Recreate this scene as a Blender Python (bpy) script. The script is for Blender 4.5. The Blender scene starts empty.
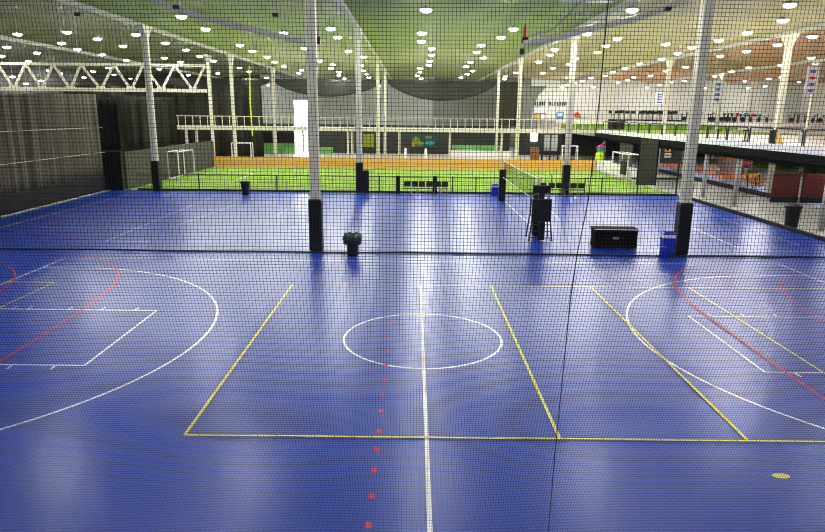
import bpy, math, random
from mathutils import Vector, Matrix
random.seed(7)
scene = bpy.context.scene
COL = scene.collection
# ---------------------------------------------------------------- camera
F = 632.0; PX = 412.5; PY = 266.0; PITCH = math.atan((266-114.4)/632); ROLL = math.radians(0.6); EYE = 5.0
def ray(x, y):
    u = x-PX; v = -(y-PY); c, s = math.cos(ROLL), math.sin(ROLL)
    u2 = u*c-v*s; v2 = u*s+v*c
    return Vector((u2, F*math.cos(PITCH)+v2*math.sin(PITCH), -F*math.sin(PITCH)+v2*math.cos(PITCH)))
def at_h(x, y, h=0.0):
    r = ray(x, y); t = (h-EYE)/r.z; return Vector((r.x*t, r.y*t, h))
def at_y(x, y, Y):
    r = ray(x, y); t = Y/r.y; return Vector((r.x*t, Y, EYE+r.z*t))
cam_d = bpy.data.cameras.new('camera'); cam = bpy.data.objects.new('camera', cam_d); COL.objects.link(cam)
cam_d.sensor_width = 36; cam_d.lens = F/825*36; cam_d.clip_start = .05; cam_d.clip_end = 400
c, s = math.cos(ROLL), math.sin(ROLL); sp, cp = math.sin(PITCH), math.cos(PITCH)
m3 = Matrix(((c, -s, 0), (s*sp, c*sp, -cp), (s*cp, c*cp, sp)))
cam.matrix_world = Matrix.Translation((0, 0, EYE)) @ m3.to_4x4()
scene.camera = cam

# ---------------------------------------------------------------- materials
def mat(name, col, rough=.6, metal=0, noise=0, nscale=3.0, emit=None, estr=0, bump=0, bscale=30, spec=.5):
    m = bpy.data.materials.new(name); m.use_nodes = True
    nt = m.node_tree; b = nt.nodes['Principled BSDF']
    b.inputs['Base Color'].default_value = (*col, 1); b.inputs['Roughness'].default_value = rough
    b.inputs['Metallic'].default_value = metal; b.inputs['Specular IOR Level'].default_value = spec
    tc = nt.nodes.new('ShaderNodeTexCoord')
    if noise:
        n = nt.nodes.new('ShaderNodeTexNoise'); n.inputs['Scale'].default_value = nscale; n.inputs['Detail'].default_value = 5
        r = nt.nodes.new('ShaderNodeValToRGB')
        r.color_ramp.elements[0].position = .3; r.color_ramp.elements[1].position = .7
        r.color_ramp.elements[0].color = (*[v*(1-noise) for v in col], 1)
        r.color_ramp.elements[1].color = (*[min(1, v*(1+noise)) for v in col], 1)
        nt.links.new(tc.outputs['Object'], n.inputs['Vector']); nt.links.new(n.outputs['Fac'], r.inputs['Fac'])
        nt.links.new(r.outputs['Color'], b.inputs['Base Color'])
    if bump:
        n2 = nt.nodes.new('ShaderNodeTexNoise'); n2.inputs['Scale'].default_value = bscale
        bp = nt.nodes.new('ShaderNodeBump'); bp.inputs['Strength'].default_value = bump; bp.inputs['Distance'].default_value = .02
        nt.links.new(tc.outputs['Object'], n2.inputs['Vector']); nt.links.new(n2.outputs['Fac'], bp.inputs['Height'])
        nt.links.new(bp.outputs['Normal'], b.inputs['Normal'])
    if emit:
        b.inputs['Emission Color'].default_value = (*emit, 1); b.inputs['Emission Strength'].default_value = estr
    return m

def tile_mat(name, col, joint, rough, noise=.12):
    """interlocking sport tile: fine joints every 0.305 m, slightly streaky gloss"""
    m = mat(name, col, rough); nt = m.node_tree; b = nt.nodes['Principled BSDF']; N = nt.nodes.new; K = nt.links.new
    tc = N('ShaderNodeTexCoord'); sx = N('ShaderNodeSeparateXYZ'); K(tc.outputs['Object'], sx.inputs[0])
    fac = None
    for ax in ('X', 'Y'):
        d = N('ShaderNodeMath'); d.operation = 'DIVIDE'; d.inputs[1].default_value = .305; K(sx.outputs[ax], d.inputs[0])
        f = N('ShaderNodeMath'); f.operation = 'FRACT'; K(d.outputs[0], f.inputs[0])
        l = N('ShaderNodeMath'); l.operation = 'LESS_THAN'; l.inputs[1].default_value = .035; K(f.outputs[0], l.inputs[0])
        if fac is None: fac = l
        else:
            mx = N('ShaderNodeMath'); mx.operation = 'MAXIMUM'; K(fac.outputs[0], mx.inputs[0]); K(l.outputs[0], mx.inputs[1]); fac = mx
    no = N('ShaderNodeTexNoise'); no.inputs['Scale'].default_value = .45; no.inputs['Detail'].default_value = 6
    mp = N('ShaderNodeMapping'); mp.inputs['Scale'].default_value = (1.0, 1.0, 1); K(tc.outputs['Object'], mp.inputs[0]); K(mp.outputs[0], no.inputs['Vector'])
    rp = N('ShaderNodeValToRGB'); rp.color_ramp.elements[0].position = .3; rp.color_ramp.elements[1].position = .7
    rp.color_ramp.elements[0].color = (*[v*(1-noise) for v in col], 1); rp.color_ramp.elements[1].color = (*[v*(1+noise) for v in col], 1)
    K(no.outputs['Fac'], rp.inputs['Fac'])
    mix = N('ShaderNodeMix'); mix.data_type = 'RGBA'; K(fac.outputs[0], mix.inputs[0]); K(rp.outputs[0], mix.inputs[6]); mix.inputs[7].default_value = (*joint, 1)
    K(mix.outputs[2], b.inputs['Base Color'])
    n3 = N('ShaderNodeTexNoise'); n3.inputs['Scale'].default_value = 1.6; n3.inputs['Detail'].default_value = 8; K(mp.outputs[0], n3.inputs['Vector'])
    mr = N('ShaderNodeMapRange'); mr.inputs[3].default_value = rough-.01; mr.inputs[4].default_value = rough+.01; K(n3.outputs['Fac'], mr.inputs[0])
    K(mr.outputs[0], b.inputs['Roughness'])
    n4 = N('ShaderNodeTexNoise'); n4.inputs['Scale'].default_value = 14; n4.inputs['Detail'].default_value = 3; K(tc.outputs['Object'], n4.inputs['Vector'])
    bp = N('ShaderNodeBump'); bp.inputs['Strength'].default_value = .03; bp.inputs['Distance'].default_value = .005; K(n4.outputs['Fac'], bp.inputs['Height'])
    return m

M = dict(
    blue=tile_mat('blue_sport_tile', (.003, .045, .42), (.003, .04, .37), .291, .03),
    white_line=tile_mat('white_line_paint', (.9, .92, .95), (.3, .35, .55), .4, .03),
    faint_line=tile_mat('worn_white_line_paint', (.6, .65, .85), (.2, .25, .5), .35, .1),
    yellow_line=tile_mat('yellow_line_paint', (.85, .78, .08), (.1, .1, .12), .4, .05),
    red_line=tile_mat('red_line_paint', (.62, .06, .12), (.1, .03, .1), .4, .05),
    red_dot=mat('red_marker_paint', (.8, .04, .06), .5),
    turf=mat('turf', (.23, .37, .065), .95, noise=.25, nscale=1.2, bump=.6, bscale=60, spec=.1),
    turf_line=mat('turf_line', (.6, .75, .5), .9),
    concrete=mat('grey_concrete', (.42, .41, .37), .5, noise=.08, nscale=.8),
    deckfloor=mat('pale_deck_floor', (.72, .68, .64), .5, noise=.05),
    orangefloor=mat('orange_floor', (.95, .26, .09), .5), paleblue=mat('pale_blue_floor', (.4, .48, .75), .5),
    steel=mat('white_painted_steel', (.64, .61, .48), .45, noise=.06, nscale=2),
    greysteel=mat('grey_steel', (.36, .37, .36), .45, noise=.1),
    darkbeam=mat('dark_green_grey_beam', (.008, .01, .008), .9, spec=.1),
    pad=mat('black_vinyl_pad', (.006, .006, .007), .45, spec=.3, noise=.2, nscale=4),
    blackp=mat('black_plastic', (.007, .007, .008), .45, spec=.3), blackm=mat('black_powder_metal', (.012, .012, .014), .4, metal=.2),
    bag=mat('black_bin_liner', (.02, .02, .022), .22, bump=.5, bscale=12),
    cloth=mat('black_stretch_cloth', (.005, .005, .006), .8, spec=.1), curtain=mat('grey_mesh_curtain', (.12, .115, .09), .85, noise=.4, nscale=1.5),
    drape=mat('black_net_drape', (.008, .008, .008), .9), drape2=mat('dark_olive_drape', (.04, .042, .03), .9, noise=.3, nscale=.8),
    fieldwall=mat('dark_green_field_wall', (.055, .06, .045), .7, noise=.15), board=mat('orange_wood_board', (.78, .42, .1), .45, noise=.1, nscale=3),
    bluebin=mat('blue_bin_plastic', (.01, .03, .5), .35), whitebin=mat('white_band_plastic', (.8, .82, .85), .4),
    lens=mat('lamp_lens', (1, 1, 1), .4, emit=(1, .985, .95), estr=130), tubeglow=mat('strip_light_tube', (1, 1, 1), .4, emit=(1, .98, .93), estr=45), housing=mat('lamp_housing', (.5, .5, .48), .4, metal=.5),
    netcord=mat('dark_net_cord', (.018, .02, .018), .8, spec=.2), rope=mat('black_rope', (.01, .01, .011), .8),
    wallgrey=mat('grey_wall_panel', (.33, .35, .31), .7, noise=.06, nscale=.4), wallgrey2=mat('darker_grey_wall', (.17, .18, .155), .7),
    wallwhite=mat('white_wall_panel', (.6, .63, .57), .7, noise=.04), walldark=mat('dark_wall_panel', (.035, .038, .03), .8, noise=.3, nscale=.5),
    glow=mat('daylit_glass', (1, 1, 1), .2, emit=(.95, 1, 1), estr=9), red=mat('sign_red', (.7, .01, .03), .4), whiteboard=mat('bright_white_board', (.95, .95, .93), .6), white=mat('plain_white', (.85, .85, .83), .5),
    crimson=mat('dark_red_panel', (.085, .003, .003), .5, noise=.1), redish=mat('red_plastic', (.6, .04, .02), .4), bluey=mat('blue_vinyl', (.08, .2, .45), .4),
    yellow=mat('yellow_plastic', (.8, .45, .02), .45), lime=mat('lime_fabric', (.6, .8, .02), .7), pink=mat('pink_fabric', (.8, .05, .3), .7), darkteal=mat('dark_mural_ground', (.015, .06, .045), .7), olive=mat('olive_mural', (.2, .24, .01), .7), teal=mat('teal_fabric', (.02, .3, .35), .7),
    greenp=mat('green_panel', (.14, .38, .09), .7, noise=.3, nscale=.8), brown=mat('brown_wood', (.3, .14, .04), .5), tarp=mat('grey_tarpaulin', (.36, .37, .36), .5, bump=.4, bscale=2),
    orange=mat('orange_panel', (.8, .32, .05), .5), duct=mat('grey_fabric_tube', (.6, .58, .5), .6, noise=.1), banner=mat('white_banner_cloth', (.8, .82, .9), .7), bannerblue=mat('blue_banner_print', (.12, .15, .5), .7),
    beam=mat('pale_roof_beam', (.42, .42, .34), .6), netw=mat('white_net_tape', (.8, .8, .78), .6),
)
M['blue'].node_tree.nodes['Principled BSDF'].inputs['Specular IOR Level'].default_value = .85
def streak_mat(name, col, axis_scale):
    m = mat(name, col, .85, spec=.2); nt = m.node_tree; b = nt.nodes['Principled BSDF']; N = nt.nodes.new; K = nt.links.new
    tc = N('ShaderNodeTexCoord'); mp = N('ShaderNodeMapping'); mp.inputs['Scale'].default_value = axis_scale
    n = N('ShaderNodeTexNoise'); n.inputs['Scale'].default_value = 1; n.inputs['Detail'].default_value = 6; n.inputs['Roughness'].default_value = .65
    r = N('ShaderNodeValToRGB'); r.color_ramp.elements[0].position = .35; r.color_ramp.elements[1].position = .72
    r.color_ramp.elements[0].color = (*[v*.45 for v in col], 1); r.color_ramp.elements[1].color = (*[v*1.9 for v in col], 1)
    K(tc.outputs['Object'], mp.inputs[0]); K(mp.outputs[0], n.inputs['Vector']); K(n.outputs['Fac'], r.inputs[0]); K(r.outputs[0], b.inputs['Base Color']); return m
M['curtain'] = streak_mat('grey_brown_mesh_curtain', (.11, .1, .07), (.3, 1.6, .06))
M['drape2'] = streak_mat('olive_net_drape', (.035, .036, .024), (1.5, .3, .1))
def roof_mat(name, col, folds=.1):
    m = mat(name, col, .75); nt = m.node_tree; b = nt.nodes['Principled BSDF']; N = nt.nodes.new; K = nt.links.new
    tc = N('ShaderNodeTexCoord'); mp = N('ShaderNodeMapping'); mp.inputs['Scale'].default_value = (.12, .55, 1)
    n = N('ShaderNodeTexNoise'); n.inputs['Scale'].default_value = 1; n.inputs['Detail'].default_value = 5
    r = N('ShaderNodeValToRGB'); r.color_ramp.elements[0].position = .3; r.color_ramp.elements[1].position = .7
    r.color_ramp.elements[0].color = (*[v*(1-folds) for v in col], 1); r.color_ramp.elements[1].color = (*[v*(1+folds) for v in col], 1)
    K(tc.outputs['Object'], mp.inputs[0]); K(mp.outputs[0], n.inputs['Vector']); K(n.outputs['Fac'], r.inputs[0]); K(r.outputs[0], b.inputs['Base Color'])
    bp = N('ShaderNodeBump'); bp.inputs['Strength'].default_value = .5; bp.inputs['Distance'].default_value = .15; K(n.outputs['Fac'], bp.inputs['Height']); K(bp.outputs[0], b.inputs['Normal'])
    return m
M['roof_left_bounce'] = roof_mat('olive_bounce_roof_liner', (.12, .15, .045), .3)  # bay colours hold painted bounce light from turf and orange floor
M['roof_green_bounce'] = roof_mat('green_bounce_roof_liner', (.34, .4, .145), .08)
M['roof_cream_bounce'] = roof_mat('cream_bounce_roof_liner', (.46, .41, .22), .1)
M['roof_tan_bounce'] = roof_mat('tan_bounce_roof_liner', (.46, .27, .15), .12)

# ---------------------------------------------------------------- mesh helpers
class MB:
    def __init__(s): s.v = []; s.f = []; s.mi = []; s.cur = 0
    def face(s, pts):
        n = len(s.v); s.v += [tuple(p) for p in pts]; s.f.append(tuple(range(n, n+len(pts)))); s.mi.append(s.cur)
    def box(s, x0, x1, y0, y1, z0, z1, bev=0.0):
        if bev <= 0:
            n = len(s.v)
            s.v += [(x0,y0,z0),(x1,y0,z0),(x1,y1,z0),(x0,y1,z0),(x0,y0,z1),(x1,y0,z1),(x1,y1,z1),(x0,y1,z1)]
            q = [(0,3,2,1),(4,5,6,7),(0,1,5,4),(1,2,6,5),(2,3,7,6),(3,0,4,7)]
            s.f += [tuple(n+i for i in a) for a in q]; s.mi += [s.cur]*6; return s
        # rounded in plan and at the rims
        rings = []
        for (z, b) in ((z0, bev), (z0+bev, 0), (z1-bev, 0), (z1, bev)):
            ring = []
            r = bev
            for (cx, cy, a0) in ((x1-r, y1-r, 0), (x0+r, y1-r, 90), (x0+r, y0+r, 180), (x1-r, y0+r, 270)):
                for k in range(3):
                    a = math.radians(a0+45*k); rr = max(r-b*.7, .0001)
                    ring.append((cx+rr*math.cos(a), cy+rr*math.sin(a), z))
            rings.append(ring)
        s.loft(rings, caps=True); return s
    def loft(s, rings, caps=False, closed=True):
        n = len(s.v); k = len(rings[0])
        for r in rings: s.v += [tuple(p) for p in r]
        for i in range(len(rings)-1):
            for j in range(k if closed else k-1):
                a = n+i*k+j; b = n+i*k+(j+1) % k
                s.f.append((a, b, b+k, a+k)); s.mi.append(s.cur)
        if caps:
            s.f.append(tuple(n+j for j in reversed(range(k)))); s.mi.append(s.cur)
            s.f.append(tuple(n+(len(rings)-1)*k+j for j in range(k))); s.mi.append(s.cur)
        return s
    def lathe(s, prof, cx=0, cy=0, seg=16, caps=True):
        s.loft([[(cx+r*math.cos(2*math.pi*j/seg), cy+r*math.sin(2*math.pi*j/seg), z) for j in range(seg)] for r, z in prof], caps=caps); return s
    def tube(s, pts, r, seg=8, caps=True):
        pts = [Vector(p) for p in pts]; rings = []
        for i, p in enumerate(pts):
            d = (pts[min(i+1, len(pts)-1)]-pts[max(i-1, 0)]).normalized()
            up = Vector((0, 0, 1)) if abs(d.z) < .9 else Vector((1, 0, 0))
            a = d.cross(up).normalized(); b = a.cross(d)
            rr = r[i] if isinstance(r, (list, tuple)) else r
            rings.append([p+a*rr*math.cos(2*math.pi*(j+.5)/seg)+b*rr*math.sin(2*math.pi*(j+.5)/seg) for j in range(seg)])
        s.loft(rings, caps=caps); return s
    def bar(s, p, q, w, h=None): return s.tube([p, q], (w if h is None else (w+h)/2)*.7071, 4)
    def build(s, name, m, parent=None, smooth=False):
        me = bpy.data.meshes.new(name); me.from_pydata(s.v, [], s.f)
        ms = m if isinstance(m, (list, tuple)) else [m]
        for x in ms: me.materials.append(M[x] if isinstance(x, str) else x)
        if len(ms) > 1: me.polygons.foreach_set('material_index', s.mi)
        if smooth: me.polygons.foreach_set('use_smooth', [True]*len(me.polygons))
        me.update(); o = bpy.data.objects.new(name, me); COL.objects.link(o)
        if parent: o.parent = parent
        return o
def tag(o, label, cat=None, group=None, kind=None):
    o['label'] = label
    if cat: o['category'] = cat
    if group: o['group'] = group
    if kind: o['kind'] = kind
    return o
def thing(name, label, cat, loc=(0, 0, 0), rz=0, group=None, kind=None):
    o = bpy.data.objects.new(name, None); COL.objects.link(o); o.location = loc; o.rotation_euler = (0, 0, rz); o.empty_display_size = .2
    return tag(o, label, cat, group, kind)
def struct(name, mb, m, label=None, cat='structure', parent=None, smooth=False):
    o = mb.build(name, m, parent, smooth)
    if not parent:
        o['kind'] = 'structure'
        if label: o['label'] = label; o['category'] = cat
    return o
def clone(root, loc, rz=None, label=None, group=None):
    r = root.copy(); COL.objects.link(r); r.location = loc
    if rz is not None: r.rotation_euler = (0, 0, rz)
    if label: r['label'] = label
    if group: r['group'] = group
    for ch in list(root.children):
        c_ = ch.copy(); COL.objects.link(c_); c_.parent = r
        for g in list(ch.children):
            d = g.copy(); COL.objects.link(d); d.parent = c_
    return r
ORD = ['first','second','third','fourth','fifth','sixth','seventh','eighth','ninth','tenth','eleventh','twelfth','thirteenth','fourteenth','fifteenth','sixteenth','seventeenth','eighteenth','nineteenth','twentieth']
def ordn(i):
    if i < 20: return ORD[i]
    t = {2: 'twent', 3: 'thirt', 4: 'fort', 5: 'fift'}[(i+1)//10]
    return t+'ieth' if (i+1) % 10 == 0 else t+'y-'+ORD[(i+1) % 10-1]

# ================================================================ SETTING
CX0, CX1 = -19.8, 17.2           # blue court edges
g = MB().box(-45, 62, -6, 106, -.3, -.02)
gf = struct('floor', g, 'concrete', 'grey concrete ground floor of the hall', 'floor')
b = MB().box(CX0, CX1, -6, 41.1, -.019, 0)
court = b.build('floor', 'blue'); court['kind'] = 'structure'; court['label'] = 'glossy blue tiled sport court floor'; court['category'] = 'floor'
t = MB().box(-18.7, 17.3, 41.1, 60.1, -.019, .012)
turf = t.build('floor', 'turf'); turf['kind'] = 'structure'; turf['label'] = 'green artificial turf field behind the blue court'; turf['category'] = 'floor'

# ---- painted lines
LZ = [.002]
def strip(pts, w, closed=False):
    mb = MB(); P = [Vector((p[0], p[1], 0)) for p in pts]; n = len(P); z = LZ[0]; LZ[0] += .0004
    L = []; R_ = []
    for i in range(n):
        if closed: d = P[(i+1) % n]-P[i-1]
        else: d = P[min(i+1, n-1)]-P[max(i-1, 0)]
        d.normalize(); q = Vector((-d.y, d.x, 0))*w/2
        L.append(P[i]+q); R_.append(P[i]-q)
    rng = range(n if closed else n-1)
    for i in rng:
        j = (i+1) % n
        mb.face([(R_[i].x, R_[i].y, z), (R_[j].x, R_[j].y, z), (L[j].x, L[j].y, z), (L[i].x, L[i].y, z)])
    return mb
def line(name, pts, w, m, closed=False, parent=None):
    return strip(pts, w, closed).build(name, m, parent or court)
def arc(cx, cy, r, a0, a1, n=48):
    return [(cx+r*math.cos(math.radians(a0+(a1-a0)*i/n)), cy+r*math.sin(math.radians(a0+(a1-a0)*i/n))) for i in range(n+1)]
def smooth(pts, n=8):
    P = [Vector((*p, 0)) for p in pts]; out = []
    for i in range(len(P)-1):
        p0 = P[max(i-1, 0)]; p1 = P[i]; p2 = P[i+1]; p3 = P[min(i+2, len(P)-1)]
        for k in range(n):
            u = k/n
            q = .5*((2*p1)+(p2-p0)*u+(2*p0-5*p1+4*p2-p3)*u*u+(3*p1-p0-3*p2+p3)*u**3); out.append((q.x, q.y))
    out.append((P[-1].x, P[-1].y)); return out
YC = 13.75
line('centre_circle', arc(.25, YC, 1.8, 0, 354.9, 70), .055, 'white_line', True)
line('halfway_line', [(.25, 6.0), (.25, 18.35)], .065, 'white_line')
line('side_line', [(-12.12, 21.45), (12.9, 21.65)], .05, 'faint_line')
line('end_line', [(-12.12, 6), (-12.12, 21.45)], .055, 'white_line')
line('end_line', [(12.92, 6), (12.92, 21.7)], .055, 'white_line')
line('three_point_line', [(-12.12, 20.05)]+arc(-11.15, YC, 6.39, 87, -87, 60)+[(-12.12, 7.45)], .06, 'white_line')
line('three_point_line', [(12.92, 20.0)]+arc(11.53, YC, 6.26, 91, 269, 60)+[(12.92, 7.5)], .06, 'white_line')
for (x0, x1, sgn) in ((-12.12, -6.6, 1), (12.92, 7.14, -1)):
    line('key_line', [(x0, 15.6), (x1, 15.6)], .055, 'white_line')
    line('key_line', [(x1, 15.6), (x1, 11.92)], .055, 'white_line')
    line('key_line', [(x1, 11.92), (x0, 11.92)], .055, 'white_line')
    for dx in (.58, 1.45, 2.3, 3.35, 3.75):
        X = x1-sgn*dx
        line('lane_tick', [(X, 15.6), (X+.02, 15.82)], .05, 'white_line')
        line('lane_tick', [(X, 11.92), (X+.02, 11.7)], .05, 'white_line')
# volleyball and futsal colours
for X in (-3.59, 2.37, 5.36):
    line('yellow_court_line', [(X, 9.13), (X, 18.3)], .055, 'yellow_line')
line('yellow_court_line', [(8.32, 9.13), (8.32, 18.38)], .05, 'yellow_line')
line('yellow_court_line', [(-10.72, 9.13), (-10.68, 18.2)], .05, 'yellow_line')
line('yellow_court_line', [(-12.1, 18.2), (-10.68, 18.2)], .05, 'yellow_line')
line('yellow_court_line', [(-3.59, 9.13), (14, 9.13)], .055, 'yellow_line')
line('yellow_court_line', [(-3.59, 18.27), (14, 18.4)], .035, 'yellow_line')
line('red_arc_line', smooth([(-8.38, 6), (-8.4, 12.07), (-8.46, 14.47), (-8.6, 16.68), (-8.95, 18.4), (-9.6, 19.9), (-10.7, 21.2), (-11.9, 21.9)]), .07, 'red_line')
line('red_arc_line', smooth([(7.6, 6), (7.56, 11.72), (7.6, 13.84), (7.63, 15.97), (7.94, 18.36), (8.62, 19.97), (9.7, 21.3)]), .07, 'red_line')
line('red_crease_line', smooth([(-13.3, 20.2), (-12.4, 19.1), (-11.85, 17.9), (-11.55, 16.6), (-11.5, 15.4)]), .05, 'red_line')
line('red_crease_line', smooth([(12.7, 20.15), (11.8, 19.5), (11.2, 18.5), (10.8, 17.4), (10.55, 16.25), (10.45, 15.2), (10.45, 13.5)]), .05, 'red_line')
for y in (6.3, 6.93, 7.55, 8.19, 8.78, 9.34, 10.06, 10.7, 11.37, 12.1, 12.9, 13.8, 14.8):
    mb = MB(); mb.box(-.56, -.48, y-.06, y+.06, .001, .004); mb.build('red_floor_marker', 'red_dot', court)
mb = MB(); lc = at_h(781, 476)
mb.face([(lc.x+.13*math.cos(a*math.pi/8), lc.y+.07*math.sin(a*math.pi/8), .004) for a in range(16)]); o = mb.build('floor_sticker', 'yellow_line', court)
# far court
def pxline(a, b_, w, m): p = at_h(*a); q = at_h(*b_); line('far_court_line', [(p.x, p.y), (q.x, q.y)], w, m)
for a, b_, w, m in (((-30, 236), (135, 193), .06, 'white_line'), ((42, 228), (130, 200), .05, 'red_line'), ((106, 241.5), (212, 197.5), .06, 'faint_line'),
                    ((106, 241.5), (150, 242), .05, 'faint_line'), ((42, 228.2), (150, 229), .05, 'faint_line'), ((174, 227), (236, 205), .05, 'faint_line'),
                    ((20, 240), (120, 234), .05, 'red_line'), ((50, 242), (80, 235), .05, 'red_line'), ((277, 216), (288, 209), .05, 'faint_line'),
                    ((505, 202), (531, 226), .06, 'white_line'), ((546, 206), (560, 221), .06, 'faint_line'), ((611, 197), (646, 211), .06, 'faint_line'),
                    ((692, 228), (737, 248), .06, 'white_line'), ((688, 205), (744, 227), .06, 'faint_line'), ((748, 228), (800, 246), .06, 'faint_line'), ((330, 205), (345, 205.5), .05, 'faint_line')):
    pxline(a, b_, w, m)
for a, b_ in (((235, 181), (253, 174.5)), ((253, 174.5), (246, 173)), ((480, 177), (640, 180)), ((640, 180), (655, 190))):
    p = at_h(*a); q = at_h(*b_); o = strip([(p.x, p.y), (q.x, q.y)], .12).build('turf_line', 'turf_line', turf); o.location.z = .015
mb = MB().box(CX1, CX1+.16, -6, 39.8, -.02, .16, .02); struct('trim_1', mb, 'drape', 'low black rubber kerb along the right edge of the blue court', 'kerb')

# ---- roof: shallow vaults between beam lines
BX = [-45, -30.4, -17, -3.57, 10, 23.45, 37, 50.4, 62]
HR = 10.35
mb = MB()
for i in range(len(BX)-1):
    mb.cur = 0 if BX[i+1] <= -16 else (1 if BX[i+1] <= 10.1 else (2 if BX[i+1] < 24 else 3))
    n = 8
    for k in range(n):
        xa = BX[i]+(BX[i+1]-BX[i])*k/n; xb = BX[i]+(BX[i+1]-BX[i])*(k+1)/n
        za = HR+.5*math.sin(math.pi*k/n); zb = HR+.5*math.sin(math.pi*(k+1)/n)
        for y0 in range(-6, 106, 14): mb.face([(xa, y0, za), (xa, y0+14, za), (xb, y0+14, zb), (xb, y0, zb)])
ceil = struct('ceiling', mb, ['roof_left_bounce', 'roof_green_bounce', 'roof_cream_bounce', 'roof_tan_bounce'], 'vaulted fabric-lined roof, bounce light painted green over the court and tan at right', 'ceiling')
for i, X in enumerate(BX[1:-1]):
    mb = MB().box(X-.09, X+.09, -5.5, 105, HR-.28, HR-.02); o = mb.build('roof_beam', 'beam', ceil)

# ---- walls
struct('wall_back', MB().box(-45, -24.6, 104.9, 105.2, -.3, 11), 'walldark', 'dark left section of back wall', 'wall')
struct('wall_back', MB().box(-24.5, 3, 105, 105.3, -.3, 11), 'wallgrey', 'pale grey back wall above the far walkway', 'wall')
struct('wall_back', MB().box(3.1, 18.6, 104.9, 105.2, -.3, 11), 'wallgrey2', 'darker grey section of back wall right of the seam', 'wall')
struct('wall_back', MB().box(18.7, 62, 104.8, 105.1, -.3, 11), 'wallwhite', 'white back wall of the upper fitness floor', 'wall')
struct('wall_right', MB().box(62, 62.3, -6, 105, -.3, 11), 'wallwhite', 'far right side wall of the hall', 'wall')
struct('wall_left', MB().box(-45.3, -45, -6, 105, -.3, 11), 'walldark', 'dark far left side wall of the hall', 'wall')
struct('wall_rear', MB().box(-45, 62, -6.3, -6, -.3, 11), 'wallgrey', 'wall behind the viewing balcony', 'wall')
# dark wall under the far walkway, left and right of a glazed door
dl = at_y(294.5, 140, 84).x; dr = at_y(308, 140, 84).x
struct('wall_lower', MB().box(-34, dl, 84, 84.2, -.02, 3.6), 'walldark', 'dark wall under far walkway left of the bright door', 'wall')
struct('wall_lower', MB().box(dr, 12.5, 84, 84.2, -.02, 3.6), 'walldark', 'dark wall under far walkway right of the bright door', 'wall')
struct('wall_lower', MB().box(13.5, 62, 84, 84.2, -.02, 3.0), 'walldark', 'dark ground floor wall behind the right-hand area', 'wall')
w = MB().box(dl, dr, 84.05, 84.1, -.02, 3.55); dd = struct('door_1', w, 'glow', 'bright glazed daylit door under the far walkway', 'door')
mb = MB(); mb.box(dl-.06, dl+.06, 83.95, 84.2, 0, 3.6); mb.box(dr-.06, dr+.06, 83.95, 84.2, 0, 3.6); mb.build('door_frame', 'steel', dd)
mm = (dl+dr)/2; mb = MB(); mb.box(mm+.15, mm+.4, 83.9, 84, 0, 3.2); mb.box(mm-.28, mm-.18, 83.9, 84, 0, 3); mb.build('door_mullion', 'greysteel', dd)
wl = at_y(294, 100.5, 104.9); wr = at_y(308, 126, 104.9)
mb = MB().box(wl.x, wr.x, 104.85, 104.95, 3.2, wl.z); wd = struct('window_1', mb, 'glow', 'tall overexposed window in back wall', 'window')
mb = MB(); mb.box(wl.x-.1, wl.x, 104.7, 104.95, 3.2, wl.z+.1); mb.box(wr.x, wr.x+.1, 104.7, 104.95, 3.2, wl.z+.1); mb.box(wl.x-.1, wr.x+.1, 104.7, 104.95, wl.z, wl.z+.1); mb.build('window_frame', 'steel', wd)
a = at_y(531, 131.5, 83.9); b_ = at_y(537, 141, 83.9)
mb = MB().box(a.x, b_.x, 83.85, 83.95, b_.z, a.z); wd = struct('window_2', mb, 'glow', 'small bright window under the walkway right of the far column', 'window')
mb = MB(); mb.box(a.x-.08, a.x, 83.75, 83.95, b_.z, a.z); mb.box(b_.x, b_.x+.08, 83.75, 83.95, b_.z, a.z); mb.build('window_frame', 'steel', wd)
# framed opening in the white wall
a = at_y(535, 108, 104.7); b_ = at_y(545.5, 121, 104.7)
op = struct('window_3', MB().box(a.x, b_.x, 104.68, 104.78, b_.z-.8, a.z), 'wallgrey2', 'framed interior window in the white upper wall', 'window')
mb = MB().box(a.x-.1, b_.x+.15, 104.6, 104.68, a.z-.75, a.z); mb.build('window_header', 'banner', op)
mid = (a.x+b_.x)/2; mb = MB().box(a.x+.12, mid-.1, 104.6, 104.68, b_.z, a.z-.9); mb.build('window_pane', 'yellow', op)['label'] = 'yellow left pane'
mb = MB().box(mid+.1, b_.x-.1, 104.6, 104.68, b_.z, a.z-.9); mb.build('window_pane', 'white', op)

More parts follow.
